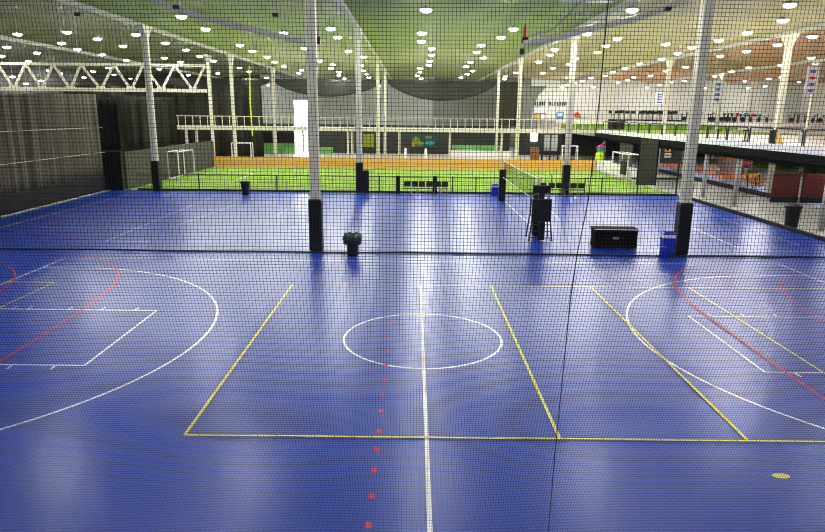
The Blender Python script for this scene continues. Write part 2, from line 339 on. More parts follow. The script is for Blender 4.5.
# ---- far walkway (mezzanine) and its railing
dk = thing('walkway_deck', 'white-edged far walkway crossing the hall behind the turf', 'walkway', kind='structure')
MB().box(-25.2, 18.3, 65, 72, 3.37, 3.57).build('deck_slab', 'deckfloor', dk)
MB().box(-25.2, 18.3, 64.9, 65, 3.29, 3.61).build('fascia', 'steel', dk)
rl = thing('walkway_railing', 'white steel railing along the far walkway', 'railing', (0, 65.15, 3.57))
mb = MB(); mb.box(-25.2, 18.2, -.04, .04, 1.02, 1.13); mb.build('top_rail', 'steel', rl)
mb = MB(); mb.box(-25.2, 18.2, -.02, .02, .08, .12); mb.build('bottom_rail', 'steel', rl)
x = -25.2; bar0 = MB().box(-.032, .032, -.03, .03, .0, 1.02).build('baluster', 'steel', rl); bar0.location.x = x
while x < 17.5:
    x += .74; q = bar0.copy(); COL.objects.link(q); q.location.x = x
for px in (186.5, 196.5, 274, 348, 352, 399.3, 450, 502):
    X = at_y(px, 140, 65.4).x
    p = MB().box(-.11, .11, -.11, .11, 0, 3.37, .01).build('walkway_post', 'steel'); p.location = (X, 65.5, 0)
    tag(p, {186.5: 'white post under far walkway nearest its left end', 196.5: 'second white post under the left end of far walkway', 274: 'white post under walkway left of bright door', 348: 'left post of white pair under walkway beside the padded column',
            352: 'right post of white pair under walkway beside the padded column', 399.3: 'white post under walkway left of colourful mural', 450: 'white post at left end of white counter under walkway', 502: 'white post at right end of white counter under walkway'}[px], 'post', 'white posts carrying the far walkway')

# ---- right-hand upper floor
sd = thing('upper_floor_deck', 'dark-edged upper floor deck running back along the right side', 'mezzanine', kind='structure')
MB().box(18.45, 62, 12, 104.5, 3.02, 3.4).build('deck_slab', 'deckfloor', sd)
MB().box(18.3, 18.45, 12, 65, 2.95, 3.38).build('fascia', 'darkbeam', sd)
MB().box(18.34, 18.42, 12, 65, 3.38, 3.72).build('kick_board', 'whiteboard', sd)
MB().box(19.5, 41, 64, 86, 3.4, 3.42).build('turf_strip', 'turf', sd)
MB().box(18.8, 61, 86, 104.4, 3.4, 4.4).build('raised_platform', 'deckfloor', sd); MB().box(19.5, 43, 85.94, 86, 3.42, 4.02).build('green_facing', 'turf', sd); MB().box(18.8, 61, 85.92, 86, 4.04, 4.4).build('platform_edge', 'whiteboard', sd)
MB().box(18.5, 62, 12, 104.5, 3.0, 3.018).build('soffit', 'walldark', sd)
for i, (yy, h) in enumerate(((25, 2.75), (33, 2.75), (41.5, 2.75), (50, 2.75))):
    pass
MB().box(18.58, 18.82, 12, 64, 2.72, 3.0).build('edge_girder', 'darkbeam', sd)
MB().box(21.4, 21.7, 12, 64, 2.7, 3.0).build('edge_girder', 'greysteel', sd)
rr = thing('upper_floor_railing', 'hooped grey railing along edge of the right-hand upper floor', 'railing', (18.38, 0, 3.4))
y = 13.0; k = 0
mb = MB().tube([(0, 12, 1.15), (0, 64.8, 1.15)], .018, 6); mb.build('top_wire', 'greysteel', rr)
while y < 63:
    mb = MB(); L = 2.5
    pts = [(0, y, 0), (0, y, .85)]+[(0, y+.25-.25*math.cos(a), .85+.25*math.sin(a)) for a in (.5, 1.0, 1.57)]+[(0, y+L-.3, 1.1), (0, y+L-.15, 1.1), (0, y+L-.15, 0)]
    mb.tube(pts, .035, 6); mb.build('hoop_panel', 'walldark', rr); y += L
for (px, yy, lab) in ((704, 40.8, 'grey round post under upper floor, just right of the near padded column'), (735.5, 36.7, 'grey round post under the upper floor, left of the red stop sign'), (821, 28.6, 'grey round post under upper floor at far right, beside dark bin')):
    X = 18.7
    p = thing('deck_post', lab, 'post', (X, yy, 0), group='grey posts carrying the right-hand upper floor')
    MB().lathe([(.13, .02), (.13, 2.72)], seg=14).build('post_shaft', 'greysteel', p, True); MB().box(-.2, .2, -.2, .2, -.02, .02).build('base_plate', 'greysteel', p)

# ---- columns
def column(x, y, label, pad=True, top=HR-.25, w=.17):
    r = thing('steel_column', label, 'column', (x, y, 0), group='tall white steel columns holding the roof')
    MB().box(-w, w, -w, w, 0 if not pad else 0, top, .03).build('column_shaft', 'steel', r)
    mb = MB(); mb.loft([[(-w, -w, top-.7), (w, -w, top-.7), (w, w, top-.7), (-w, w, top-.7)], [(-w*1.1, -.75, top), (w*1.1, -.75, top), (w*1.1, .75, top), (-w*1.1, .75, top)]], caps=True); mb.build('column_head', 'steel', r)
    if pad:
        p = MB().box(-.235, .235, -.235, .235, .01, 1.95, .05).build('column_pad', 'pad', r)
    return r
column(-3.6, 23.2, 'tall white column with black base pad, left of centre, nearest to the front')
column(10.02, 23.2, 'tall white column with black base pad behind the blue bin, nearest at right')
column(-16.55, 40.9, 'white column with black base pad at left corner of the turf')
cc = column(-3.5, 41.3, 'white column with black pad by the fence, left of the left bench chairs')
MB().box(.25, .62, -.25, .2, .0, 1.45, .04).build('padded_box', 'pad', cc)
column(9.9, 41.3, 'white column with black pad behind the right row of chairs')
column(23.5, 41.9, 'pale column behind yellow barriers at right', False)
for (px, yy, lab) in ((212, 61, 'white column at the end of the roof truss'), (234, 61, 'white column left of small far goal, behind orange boards'), (378, 61, 'white column behind orange boards left of colourful mural'),
                      (518, 61, 'white column behind orange boards right of white counter'), (664, 61, 'white column on upper floor behind the near right column'), (808, 61, 'white column at far right carrying striped banner'),
                      (275, 77.5, 'white column left of bright window beyond walkway'), (385, 77.5, 'thinner far white column right of its twin near middle'), (497, 77.5, 'far white column above middle of white counter'),
                      (606, 77.5, 'far white column beside black rope in front net'), (717, 77.5, 'far white column with small banner on upper floor'), (748, 95, 'furthest white column, on upper floor beside coloured balls')):
    X = at_y(px, 125, yy).x
    column(X, yy, lab, False, w=.15 if yy < 90 else .18)

# ---- truss at left
tr = thing('roof_truss', 'white zigzag steel truss spanning the left side', 'truss', (0, 61.2, 0))
zb = 6.95; zt = 9.2
MB().box(-43, -19.4, -.12, .12, zb-.16, zb+.16).build('bottom_chord', 'steel', tr)
MB().box(-43, -19.4, -.1, .1, zt-.12, zt+.12).build('top_chord', 'steel', tr)
bot = [-15, 14, 42, 70.5, 101, 131, 161.6, 193]; top = [-2, 26, 53.5, 81, 114, 143.6, 175, 205]
for i, pb in enumerate(bot):
    xb = at_y(pb, 90, 61.2).x; xt = at_y(top[i], 68, 61.2).x
    if i: MB().bar((at_y(top[i-1], 68, 61.2).x, 0, zt), (xb, 0, zb), .18).build('diagonal', 'steel', tr)
    MB().bar((xb, 0, zb), (xt, 0, zt), .18).build('diagonal', 'steel', tr)
    MB().box(xb-.35, xb+.35, -.14, .14, zb, zb+.3).build('gusset', 'steel', tr)

# ---- left mesh curtain wall
def fold_sheet(p0, p1, z0f, z1f, n, amp, th=.03, waves=20):
    mb = MB(); rings = []
    d = Vector((p1[0]-p0[0], p1[1]-p0[1], 0)); L = d.length; d.normalize(); q = Vector((-d.y, d.x, 0)); nz = 6
    ph = random.random()*6
    def off(u, v): return amp*(math.sin(u*waves*6.283+ph)+.6*math.sin(u*waves*2.3*6.283+2)+.4*math.sin(u*waves*.37*6.28))*(.5+.5*v)
    for side in (-1, 1):
        pass
    F_, B_ = [], []
    for i in range(n+1):
        u = i/n; a0 = z0f(u); a1 = z1f(u); F_.append([]); B_.append([])
        for k in range(nz+1):
            v = k/nz; o_ = off(u, 1-v*.5); P = Vector((p0[0], p0[1], 0))+d*L*u+q*o_
            z = a0+(a1-a0)*v; F_[-1].append((P.x, P.y, z)); P2 = P+q*th; B_[-1].append((P2.x, P2.y, z))
    N = len(mb.v)
    for G in (F_, B_):
        for r in G: mb.v += r
    k1 = nz+1; off2 = (n+1)*k1
    for i in range(n):
        for k in range(nz):
            a = i*k1+k; mb.f.append((a, a+k1, a+k1+1, a+1)); mb.mi.append(0)
            a += off2; mb.f.append((a, a+1, a+k1+1, a+k1)); mb.mi.append(0)
        a = i*k1; mb.f.append((a, a+off2, a+off2+k1, a+k1)); mb.mi.append(0)
        a = i*k1+nz; mb.f.append((a, a+k1, a+off2+k1, a+off2)); mb.mi.append(0)
    for i in (0, n):
        for k in range(nz):
            a = i*k1+k; mb.f.append((a, a+1, a+1+off2, a+off2)); mb.mi.append(0)
    return mb
cw = thing('mesh_curtain', 'long grey-brown mesh curtain hanging along left side of court', 'curtain')
fold_sheet((-19.95, 18), (-19.95, 41.0), lambda u: .95, lambda u: 5.35+.7*u, 240, .05, waves=26).build('curtain_cloth', 'curtain', cw, True)
fold_sheet((-19.9, 18), (-19.9, 41.0), lambda u: .03, lambda u: 1.0, 60, .02, waves=8).build('curtain_skirt', 'drape', cw, True)['label'] = 'black lower band of curtain'
mb = MB()
for h in (2.45, 4.0): mb.tube([(-19.78, 18, h), (-19.78, 41, h)], .02, 6)
mb.build('curtain_cable', 'steel', cw)
mb = MB().box(-19.75, -19.72, 18, 41.2, 0, .04); mb.build('curtain_batten', 'concrete', cw)
# dark drapes at left corner
o = fold_sheet((-21.5, 42.2), (-19.2, 42.2), lambda u: 2.45+.1*u, lambda u: 5.9, 40, .08, waves=5).build('net_drape', 'drape', None, True); tag(o, 'black bunched net drape hanging beside the end of the grey curtain', 'drape')
o = fold_sheet((-19.4, 43.6), (-16.6, 45.2), lambda u: 2.5+.35*u, lambda u: 6.05-.1*u, 40, .09, waves=5).build('net_drape', 'drape2', None, True); tag(o, 'dark olive net drape hanging behind the left padded column', 'drape')
o = MB().box(-20.6, -18.9, 41.2, 41.6, 0, 2.5, .04).build('wall_pad', 'pad'); tag(o, 'tall black padded block at the left end of the turf', 'pad')
mb = MB().box(-18.98, -18.82, 41.7, 60.4, 0, 2.42); fw = mb.build('field_side_wall', 'fieldwall'); fw['kind'] = 'structure'; tag(fw, 'dark green padded side wall left of the turf', 'wall')
o = fold_sheet((-40, 74.5), (-17.4, 74.5), lambda u: .02, lambda u: 7.6+.25*abs(math.sin(u*9)), 160, .15, waves=14).build('backdrop_curtain', 'drape2', None, True); tag(o, 'wide dark backdrop curtain behind the left part of far walkway', 'curtain')
mb = MB().tube([tuple(at_y(249.5, 66, 63)), tuple(at_y(250, 100, 63)), tuple(at_y(252.5, 136, 63))], .06, 6); o = mb.build('yellow_strap', 'lime'); tag(o, 'thin yellow strap hanging from roof beside small far goal', 'strap')

# rolled net swags
for (xa, xb, sag, lab) in ((-30, -17, 7.3, 'dark rolled net swag hanging left of bright window'), (-17, -3.7, 6.95, 'dark rolled net swag between the two middle far columns, left of centre'), (-3.4, 10, 6.6, 'dark rolled net swag hanging over the middle of far walkway')):
    o = fold_sheet((xa+.25, 78.1), (xb-.25, 78.1), lambda u: 8.6-(8.6-sag)*(4*u*(1-u))**.8, lambda u: 8.95, 50, .06, waves=6).build('net_swag', 'walldark', None, True); tag(o, lab, 'net', 'rolled nets slung below the roof at the back')
mb = MB(); pts = [(547, 86), (538, 96), (533, 108), (531, 127)]
rg = []
for (px, py) in pts:
    P = at_y(px, py, 79.5); rg.append([(10.2, 79.5, P.z), (P.x, 79.5, P.z), (P.x, 79.6, P.z), (10.2, 79.6, P.z)])
mb.loft(rg, caps=True); o = mb.build('curved_curtain', 'wallgrey2'); tag(o, 'dark grey curtain with curved edge right of far column', 'curtain')
o = MB().box(10.3, 12.9, 79.2, 79.3, 3.75, 8.95).build('net_drape', 'drape2'); tag(o, 'dark net drape high beside white upper wall', 'drape')

# ---- boards
bd = thing('dasher_board', 'long orange wooden board wall along far side of the turf', 'board wall', (0, 60.2, 0))
x0 = at_y(202, 160, 60.2).x; x1 = at_y(597, 162, 60.2).x; n = 16
for i in range(n):
    a = x0+(x1-x0)*i/n; b2 = x0+(x1-x0)*(i+1)/n
    MB().box(a+.01, b2-.01, 0, .1, 0, .92).build('board_panel', 'board', bd)
MB().box(x0, x1, -.03, .13, .92, .96).build('cap_rail', 'orange', bd)
MB().box(x1+.02, at_y(613, 162, 60.2).x, 0, .1, 0, .95).build('end_panel', 'white', bd)['label'] = 'plain white end panel'
MB().box(x0, x1, -.02, 0, .42, .45).build('rub_rail', 'brown', bd)

# ---- goals
def goal(name_lab, x, y, w, h, d, dirx, rot=0, r=.05):
    """mouth in the local YZ plane at x=0, depth towards dirx"""
    g_ = thing('soccer_goal', name_lab, 'goal', (x, y, 0), rot)
    MB().tube([(0, -w/2, .02), (0, -w/2, h)], r).build('goal_post', 'white', g_); MB().tube([(0, w/2, .02), (0, w/2, h)], r).build('goal_post', 'white', g_)
    MB().tube([(0, -w/2, h), (0, w/2, h)], r).build('crossbar', 'white', g_)
    mb = MB()
    for sy in (-1, 1):
        mb.tube([(0, sy*w/2, h), (dirx*d, sy*w/2, h), (dirx*d, sy*w/2, .03), (0, sy*w/2, .03)], r*.8)
    mb.tube([(dirx*d, -w/2, .03), (dirx*d, w/2, .03)], r*.8); mb.tube([(dirx*d, -w/2, h), (dirx*d, w/2, h)], r*.8); mb.build('back_frame', 'white', g_)
    mb = MB(); s_ = .25
    k = -w/2
    while k < w/2:
        mb.tube([(dirx*d, k, 0.03), (dirx*d, k, h)], .006, 3); k += s_
    k = .1
    while k < h:
        mb.tube([(0, -w/2, k), (dirx*d, -w/2, k), (dirx*d, w/2, k), (0, w/2, k)], .006, 3); k += s_
    mb.build('goal_net', 'netcord', g_)
    return g_
goal('white framed goal at the left end of the turf', -17.9, 50.3, 3.4, 2.05, .8, -1)
gr = goal('white framed goal with dark panel at right end of the turf', 16.85, 52.2, 4.0, 2.1, .8, 1)
MB().box(.55, .65, .2, 1.5, .3, 1.4).build('target_panel', 'blackp', gr)
goal('small white goal standing behind orange boards at left', -17.2, 64, 1.9, 2.05, .8, 1, math.pi/2)
goal('small white goal behind the orange boards at right', 15.6, 64, 1.5, 2.1, .6, 1, math.pi/2)
# dark netted bay right of goal
nb = thing('netted_enclosure', 'dark grey netted enclosure right of the right-hand goal', 'enclosure')
MB().box(16.7, 18.1, 47.5, 47.56, .02, 3.4).build('net_panel', 'walldark', nb); MB().box(17.75, 17.81, 47.6, 60, .02, 1.0).build('white_board', 'white', nb)
MB().box(19.3, 20.5, 60, 60.1, .02, 3.3).build('net_panel', 'wallgrey2', nb)
mb = MB()
for x_ in (16.7, 18.1): mb.box(x_-.04, x_+.04, 47.42, 47.5, 0, 3.4)
mb.build('frame_post', 'darkbeam', nb)

# ---- black fence with posts
fn = thing('field_fence', 'low black post-and-rail fence between blue court and turf', 'fence', (0, 41.15, 0))
FX0 = -17.9; FX1 = 17.2
MB().box(FX0, FX1, -.025, .025, 1.06, 1.1).build('top_rail', 'blackm', fn); MB().box(FX0, FX1, -.04, .04, .02, .14).build('bottom_rail', 'blackm', fn)
mb = MB(); k = FX0
while k < FX1: mb.box(k-.004, k+.004, -.004, .004, .1, 1.06); k += .12
k = .2
while k < 1.05: mb.box(FX0, FX1, -.004, .004, k-.004, k+.004); k += .12
mb.build('fence_mesh', 'blackm', fn)
for px in (199, 277, 379.5, 452.5, 476, 538.6, 585, 602, 638):
    X = at_y(px, 182, 41.15).x; MB().box(X-.035, X+.035, -.035, .035, 0, 1.12).build('fence_post', 'blackm', fn)
for px in (398, 435):
    X = at_y(px, 182, 41).x; MB().box(X-.14, X+.14, -.3, -.05, 0, 1.15, .03).build('padded_post', 'pad', fn)
# taller black gate at right corner
gt = thing('corner_gate', 'tall black tube gate at right corner of the turf', 'gate', (17.2, 41.4, 0))
for q in (0, .75): MB().box(q-.04, q+.04, -.04, .04, 0, 2.15).build('gate_post', 'blackm', gt)
mb = MB(); mb.box(-3, .75, -.03, .03, 1.08, 1.14); mb.box(0, .75, -.03, .03, 2.08, 2.15); mb.build('gate_rail', 'blackm', gt)

# ---- chairs
def chair(label):
    r = thing('stacking_chair', label, 'chair', group='black chairs lined up at the turf fence')
    MB().box(-.2, .2, -.2, .2, .42, .46, .02).build('seat', 'blackp', r)
    mb = MB(); mb.loft([[(-.2, .2, .52), (.2, .2, .52), (.2, .23, .52), (-.2, .23, .52)], [(-.21, .21, .6), (.21, .21, .6), (.21, .245, .6), (-.21, .245, .6)], [(-.2, .25, .84), (.2, .25, .84), (.2, .28, .84), (-.2, .28, .84)]], caps=True); mb.build('backrest', 'blackp', r)
    for sx in (-1, 1):
        for sy in (-1, 1): MB().tube([(sx*.17, sy*.17, .42), (sx*.2, sy*.2, 0)], .012, 6).build('leg', 'greysteel', r)
        MB().tube([(sx*.19, .19, .42), (sx*.19, .24, .56)], .012, 6).build('back_support', 'greysteel', r)
    return r
ch = None
for grp, xs, nm in (('left', (407.2, 414.6, 422, 429.3, 437.5, 444.8), 'left bench row'), ('right', (544, 552, 559.5, 567, 574.5, 582), 'right bench row behind umpire stand')):
    for i, px in enumerate(xs):
        p = at_y(px, 190, 40.2); lab = 'black plastic chair, %s from left in the %s' % (ORD[i], nm)
        if ch is None: ch = chair(lab); ch.location = (p.x, 40.2, 0)
        else: clone(ch, (p.x, 40.2, 0), random.uniform(-.06, .06), lab)

# ---- bins
def bin_open(label, x, y, h, r0, r1, bag=False):
    r = thing('trash_bin', label, 'bin', (x, y, 0))
    MB().lathe([(r0, 0), (r0+.01, .02), (r1, h*.92), (r1+.03, h*.93), (r1+.03, h), (r1-.02, h), (r0-.02, .05)], seg=20).build('bin_body', 'blackp', r, False)
    if bag:
        mb = MB(); rings = []
        for (k, z) in ((1.05, h*.55), (1.4, h*.62), (1.6, h*.8), (1.55, h*.96), (1.3, h*1.08), (1.0, h*1.07), (.85, h*.9)):
            rings.append([(r1*k*(1+.07*math.sin(5*a+z*20))*math.cos(a), r1*k*(1+.07*math.sin(5*a+z*20))*math.sin(a), z+.03*math.sin(7*a)) for a in [2*math.pi*j/28 for j in range(28)]])
        mb.loft(rings, caps=False); mb.build('bin_liner', 'bag', r, True)
    else: MB().lathe([(r1+.05, h), (r1+.05, h+.05), (r1*.6, h+.09), (.01, h+.1)], seg=20).build('bin_lid', 'blackp', r, True)
    return r
p = at_h(352, 256.5); bin_open('black trash bin with bulging liner right of the near left column', p.x, p.y+.2, .74, .19, .22, True)
p = at_h(245, 195.5); bin_open('small black bin at the turf fence, left of centre', p.x, p.y+.2, .8, .2, .28)
p = at_h(791, 228); bin_open('dark round bin beyond the black kerb at far right', p.x+.1, p.y+.2, .98, .27, .33)
# blue recycling bins
def blue_bin(label, x, y, h, w, tip=False):
    r = thing('blue_recycling_bin', label, 'bin', (x, y, 0), -.05)
    w2 = w*.88
    mb = MB(); mb.loft([[(-w2/2, -w2/2, 0), (w2/2, -w2/2, 0), (w2/2, w2/2, 0), (-w2/2, w2/2, 0)], [(-w/2, -w/2, h*.72), (w/2, -w/2, h*.72), (w/2, w/2, h*.72), (-w/2, w/2, h*.72)]], caps=True); mb.build('bin_body', 'bluebin', r)
    MB().box(-w*.53, w*.53, -w*.53, w*.53, h*.72, h*.86, .02).build('bin_band', 'whitebin', r)
    mb = MB(); mb.box(-w*.56, w*.56, -w*.56, w*.56, h*.86, h*.93, .02); mb.box(-w*.4, w*.4, -w*.4, w*.4, h*.93, h, .03); mb.build('bin_lid', 'bluebin', r)
    return r
p = at_h(670, 256.5); blue_bin('blue recycling bin with white band leaning by the near right column pad', p.x-.05, p.y+.25, .92, .42)
o = MB().box(-.13, .13, -.12, .12, 0, .4, .03).build('blue_box', 'bluebin'); o.location = (p.x-.3, p.y-.12, 0); tag(o, 'small blue box at the left foot of the near blue bin', 'box')
p = at_h(495, 195.5); blue_bin('blue bin with white top at the fence left of the volleyball post', p.x, p.y+.2, .74, .46)

# ---- volleyball net and umpire stand
vn = thing('volleyball_net', 'volleyball net stretched away from the black umpire stand', 'net', (5.28, 0, 0))
YA, YB = 26.9, 37.3
MB().tube([(0, YA, 2.42), (0, (YA+YB)/2, 2.38), (0, YB, 2.42)], .028, 6).build('top_tape', 'netw', vn); MB().tube([(0, YA, 1.45), (0, (YA+YB)/2, 1.42), (0, YB, 1.45)], .02, 6).build('bottom_tape', 'netw', vn)
mb = MB(); k = YA
while k < YB: mb.tube([(0, k, 1.45), (0, k, 2.4)], .004, 3); k += .12
k = 1.55
while k < 2.4: mb.tube([(0, YA, k), (0, YB, k)], .004, 3); k += .12
mb.build('net_mesh', 'netcord', vn)
vp = thing('volleyball_post', 'black padded volleyball post at far end of the net', 'post', (5.28, 37.6, 0))
MB().tube([(0, 0, 0), (0, 0, 2.5)], .05, 10).build('post_tube', 'steel', vp); MB().box(-.2, .2, -.15, .15, .02, 1.9, .05).build('post_pad', 'pad', vp)
vp = thing('volleyball_post', 'black padded volleyball post just behind umpire stand', 'post', (5.28, 26.6, 0))
MB().tube([(0, 0, 0), (0, 0, 2.5)], .05, 10).build('post_tube', 'steel', vp); MB().box(-.2, .2, -.15, .15, .02, 1.8, .05).build('post_pad', 'pad', vp)
us = thing('umpire_stand', 'tall black umpire stand with padded platform and ladder legs', 'umpire chair', (5.24, 25.9, 0))
for sx in (-1, 1):
    for sy in (-1, 1):
        MB().tube([(sx*.36, sy*.3, 1.0), (sx*.46, sy*.38, .03)], .032, 8).build('leg', 'blackm', us)
        MB().tube([(sx*.34, sy*.28, 1.0), (sx*.34, sy*.28, 1.7)], .028, 8).build('frame_upright', 'blackm', us)
MB().box(-.4, .4, -.36, -.24, .78, 1.72, .04).build('front_pad', 'pad', us)
MB().box(-.38, .38, -.24, .3, .95, 1.02, .01).build('platform', 'blackp', us)
MB().box(-.2, .2, -.05, .3, 1.45, 1.52, .02).build('seat', 'blackp', us)
MB().box(-.4, .3, -.34, -.22, 1.97, 2.27, .02).build('score_desk', 'blackp', us)
MB().box(-.16, .08, -.34, -.22, 1.68, 1.98, .02).build('desk_support', 'blackm', us)
MB().box(-.1, .16, -.42, -.3, .03, .82, .03).build('ladder_pad', 'pad', us)
for h in (.12, .4, .66): MB().tube([(-.44+.08*h, -.37+.04*h, h), (.44-.08*h, -.37+.04*h, h)], .022, 6).build('ladder_rung', 'blackm', us)
for sx in (-1, 1): MB().lathe([(.05, .0), (.05, .05)], sx*.46, -.38, 8).build('foot', 'blackp', us)
MB().tube([(.3, -.28, 1.7), (.34, -.28, 2.6), (.3, -.2, 2.75)], .018, 6).build('side_rail', 'blackm', us)

# ---- covered table
ct = thing('covered_table', 'black cloth-covered table between umpire stand and blue bin', 'table', (7.88, 24.4, 0), -.02)
W, D, H = 1.66, .7, .74
MB().box(-W/2-.04, W/2+.04, -D/2-.03, D/2+.03, H, H+.03, .01).build('tabletop', 'cloth', ct)
mb = MB(); P = []
for (z, k) in ((H, 1.0), (H*.5, .965), (.03, .985)):
    ring = []
    for i in range(12): u = i/12; ring.append((-W/2*k+W*k*u, -D/2*k+.035*math.sin(math.pi*u)*(1-z/H), z))
    for i in range(5): u = i/5; ring.append((W/2*k, -D/2*k+D*k*u, z))
    for i in range(12): u = i/12; ring.append((W/2*k-W*k*u, D/2*k, z))
    for i in range(5): u = i/5; ring.append((-W/2*k, D/2*k-D*k*u, z))
    P.append(ring)
mb.loft(P); mb.build('stretch_cloth', 'cloth', ct, True)
mb = MB(); mb.tube([(-W/2-.05, -D/2-.04, H+.02), (W/2+.05, -D/2-.04, H+.02)], .014, 6); mb.tube([(-W/2-.05, D/2+.04, H+.02), (W/2+.05, D/2+.04, H+.02)], .014, 6); mb.build('table_edge', 'white', ct)
for sx in (-1, 1):
    for sy in (-1, 1): MB().tube([(sx*W*.47, sy*D*.42, H), (sx*W*.47, sy*D*.42, 0)], .02, 6).build('leg', 'greysteel', ct)
o = MB().box(-.12, .12, -.002, 0, -.04, .04).build('cloth_mark', 'greysteel', ct); o.location = (-.02, -D/2-.01, .42)

# ---- bottom hem of the divider between courts
pts = [(-18+i*1.5, 22.75+.05*math.sin(i*1.7)+.03*math.sin(i*.6), .035) for i in range(24)]
o = MB().tube(pts, .03, 6).build('floor_rope', 'rope'); tag(o, 'long black weighted rope lying across the court between the column pads', 'rope')

# ================================================================ near safety net
NETY = 4.6; SP = .0262; KZ = 4.0
def netpt(x, z):
    wob = .012*math.sin(x*1.3+z*.9)+.008*math.sin(x*.5-z*1.7)
    y_ = NETY if z >= KZ else NETY+(KZ-z)*.375
    return (x+.012*math.sin(z*1.9+x*.7)+.006*math.sin(x*3.1+z), y_+wob, z+.006*math.sin(x*2.1+z*.8)+.012*math.sin(x*.45))
def zs():
    z = .06; out = []
    while z < 7.4: out.append(z); z += SP/ (math.sqrt(1+.375**2) if z < KZ else 1)
    return out
sn = thing('safety_net', 'dark square-mesh safety net hanging across whole view in front of court', 'net')
mb = MB(); r = .0017
X0, X1 = -7.28, 7.28
def cord(pts, r):
    n = len(mb.v); k = 3; rings = len(pts)
    horiz = abs(pts[-1][0]-pts[0][0]) > abs(pts[-1][2]-pts[0][2])
    for p in pts:
        for j in range(3):
            a = 2.094*j+.5
            if horiz: mb.v.append((p[0], p[1]+r*math.cos(a), p[2]+r*math.sin(a)))
            else: mb.v.append((p[0]+r*math.cos(a), p[1]+r*math.sin(a), p[2]))
    for i in range(rings-1):
        for j in range(3):
            a = n+i*3+j; b3 = n+i*3+(j+1) % 3; mb.f.append((a, b3, b3+3, a+3)); mb.mi.append(0)
x = X0; vz = [.05, .5, 1, 1.5, 2, 2.5, 3, 3.5, 4.0, 4.4, 4.8, 5.2, 5.6, 6, 6.4, 6.8, 7.3]
while x <= X1: cord([netpt(x, z) for z in vz], r); x += SP
hx = [X0+i*.52 for i in range(29)]
for z in zs(): cord([netpt(x_, z) for x_ in hx], r)
mb.build('net_mesh', 'netcord', sn)
mb = MB(); pp = []
for (px, py) in ((609, -12), (608, 0), (599, 100), (588, 200), (577, 253), (570, 300), (562, 380), (555, 450), (548, 532), (545, 560)):
    r_ = ray(px, py); t_ = NETY/r_.y
    z_ = EYE+r_.z*t_
    if z_ < KZ: # sloped lower part: y = NETY+(KZ-z)*.375
        t_ = (NETY+(KZ-EYE)*.375)/(r_.y+.375*r_.z)
    P = r_*t_; pp.append((P.x, P.y-.01, EYE+P.z))
mb.tube(pp, .0042, 6); mb.build('seam_rope', 'rope', sn)
MB().tube([netpt(x_, .05) for x_ in hx], .01, 6).build('bottom_rope', 'rope', sn)
MB().tube([netpt(x_, 7.36) for x_ in hx], .012, 6).build('top_cable', 'rope', sn)

# ================================================================ lamps
LP = [(17.5,34),(66.7,32),(61.7,42.9),(97.4,38.7),(77.3,49.2),(102.3,54.3),(6.8,47),(36.8,52.8),(1.5,55.8),(2.3,62.8),(28.6,61.3),(48.7,70.3),(60.5,73.3),(12.4,76.7),(26,83.5),(41,80.8),(93.2,71.4),(84,77.3),(108,67.7),
(181.4,16.4),(205.6,29),(135.7,34.2),(122.9,45.9),(165.4,42.9),(185.9,49.6),(199.6,56.2),(164.3,57.7),(180.5,61.7),(126.3,60.2),(159.2,69),(114,74.6),(130.6,78.4),(188.3,75),(175.2,86.7),
(283.3,32.9),(239.8,45.1),(252.4,51.1),(267.1,56.8),(274.6,61.8),(284,66.2),(301.7,69.9),(299,73.3),(213.5,60.9),(217.9,73.1),(239.5,67.7),(249.2,71.4),(242.5,81),(254.5,88),(268,85),(266.7,77.6),(304.9,48.3),
(330.8,28.8),(337.6,37.2),(348.5,50.9),(363.5,56.8),(319.7,60.9),(331,68.2),(332.7,64.5),(339.1,72),(344.2,78.4),(338.9,75.2),(361.1,65.4),(363.3,70.5),(366.5,74.2),(368.8,77.3),(378.6,86),
(426.1,10),(421.8,33.1),(421.6,41.4),(431.6,48.3),(431.2,54.9),(429.7,60.9),(428.8,65),(419.9,68.2),(419.9,71.8),(417.3,75.6),(421.2,78.4),(421,85.2),(501.1,37.2),(481.2,45.1),(476.7,51.9),(483.3,57.5),(470.3,62),(466.2,66.4),(472.6,70.7),(467.1,73.9),(460.9,77.4),(454.3,81.4),(454.1,86),(505.3,76.1),
(513.5,28.9),(587,33.5),(605.8,45.7),(597.6,52),(554.9,49.4),(550.2,54.7),(538.9,61.7),(575.2,58.5),(568.8,64.1),(552.8,67.7),(543.2,72.9),(515.8,72.6),(504.5,79),(540.8,86.5),(591,77.8),(605.3,75.6),(562,87.2),(566.2,85),(574.6,82.9),(593.6,87),(582.3,81),
(632.1,10),(617.5,38.3),(665.8,44),(691.9,47.4),(677.8,53.2),(661.7,59),(685.5,66.9),(639.7,63.5),(625,68.2),(612.6,71.8),(666.2,70.9),(650.9,75.4),(633.8,77.3),(627.6,80),(618.2,82.3),(684,80.6),(659.8,85),(647,87.2),(671.4,82),(704.9,87.8),
(789.8,4.9),(782.9,20.3),(747.3,32.7),(718.8,40.2),(777.8,44.7),(812.4,36.5),(746.6,51.1),(720.3,56),(811.2,57.7),(781.2,65),(748.8,67.5),(731.5,71.4),(769,78.4),(745.1,81),(781.4,77.1),(799,81.8),(765.2,86.1),(748.3,88),(715,76.1)]
BAY = [(-99, -17, 'dark left roof bay'), (-17, -3.57, 'green left roof bay'), (-3.57, 10, 'green middle roof bay'), (10, 23.45, 'cream roof bay'), (23.45, 37, 'tan roof bay'), (37, 99, 'outermost right roof bay')]
HL = 9.75
pos = []
for (px, py) in LP:
    p = at_h(px, py, HL)
    if p.y < 102 and -43.8 < p.x < 60.5: pos.append((p.x, p.y))
    else:
        q = ray(px, py); t_ = min(100/q.y, (43.5 if q.x < 0 else 60)/abs(q.x)); pos.append((q.x*t_, q.y*t_, EYE+q.z*t_))
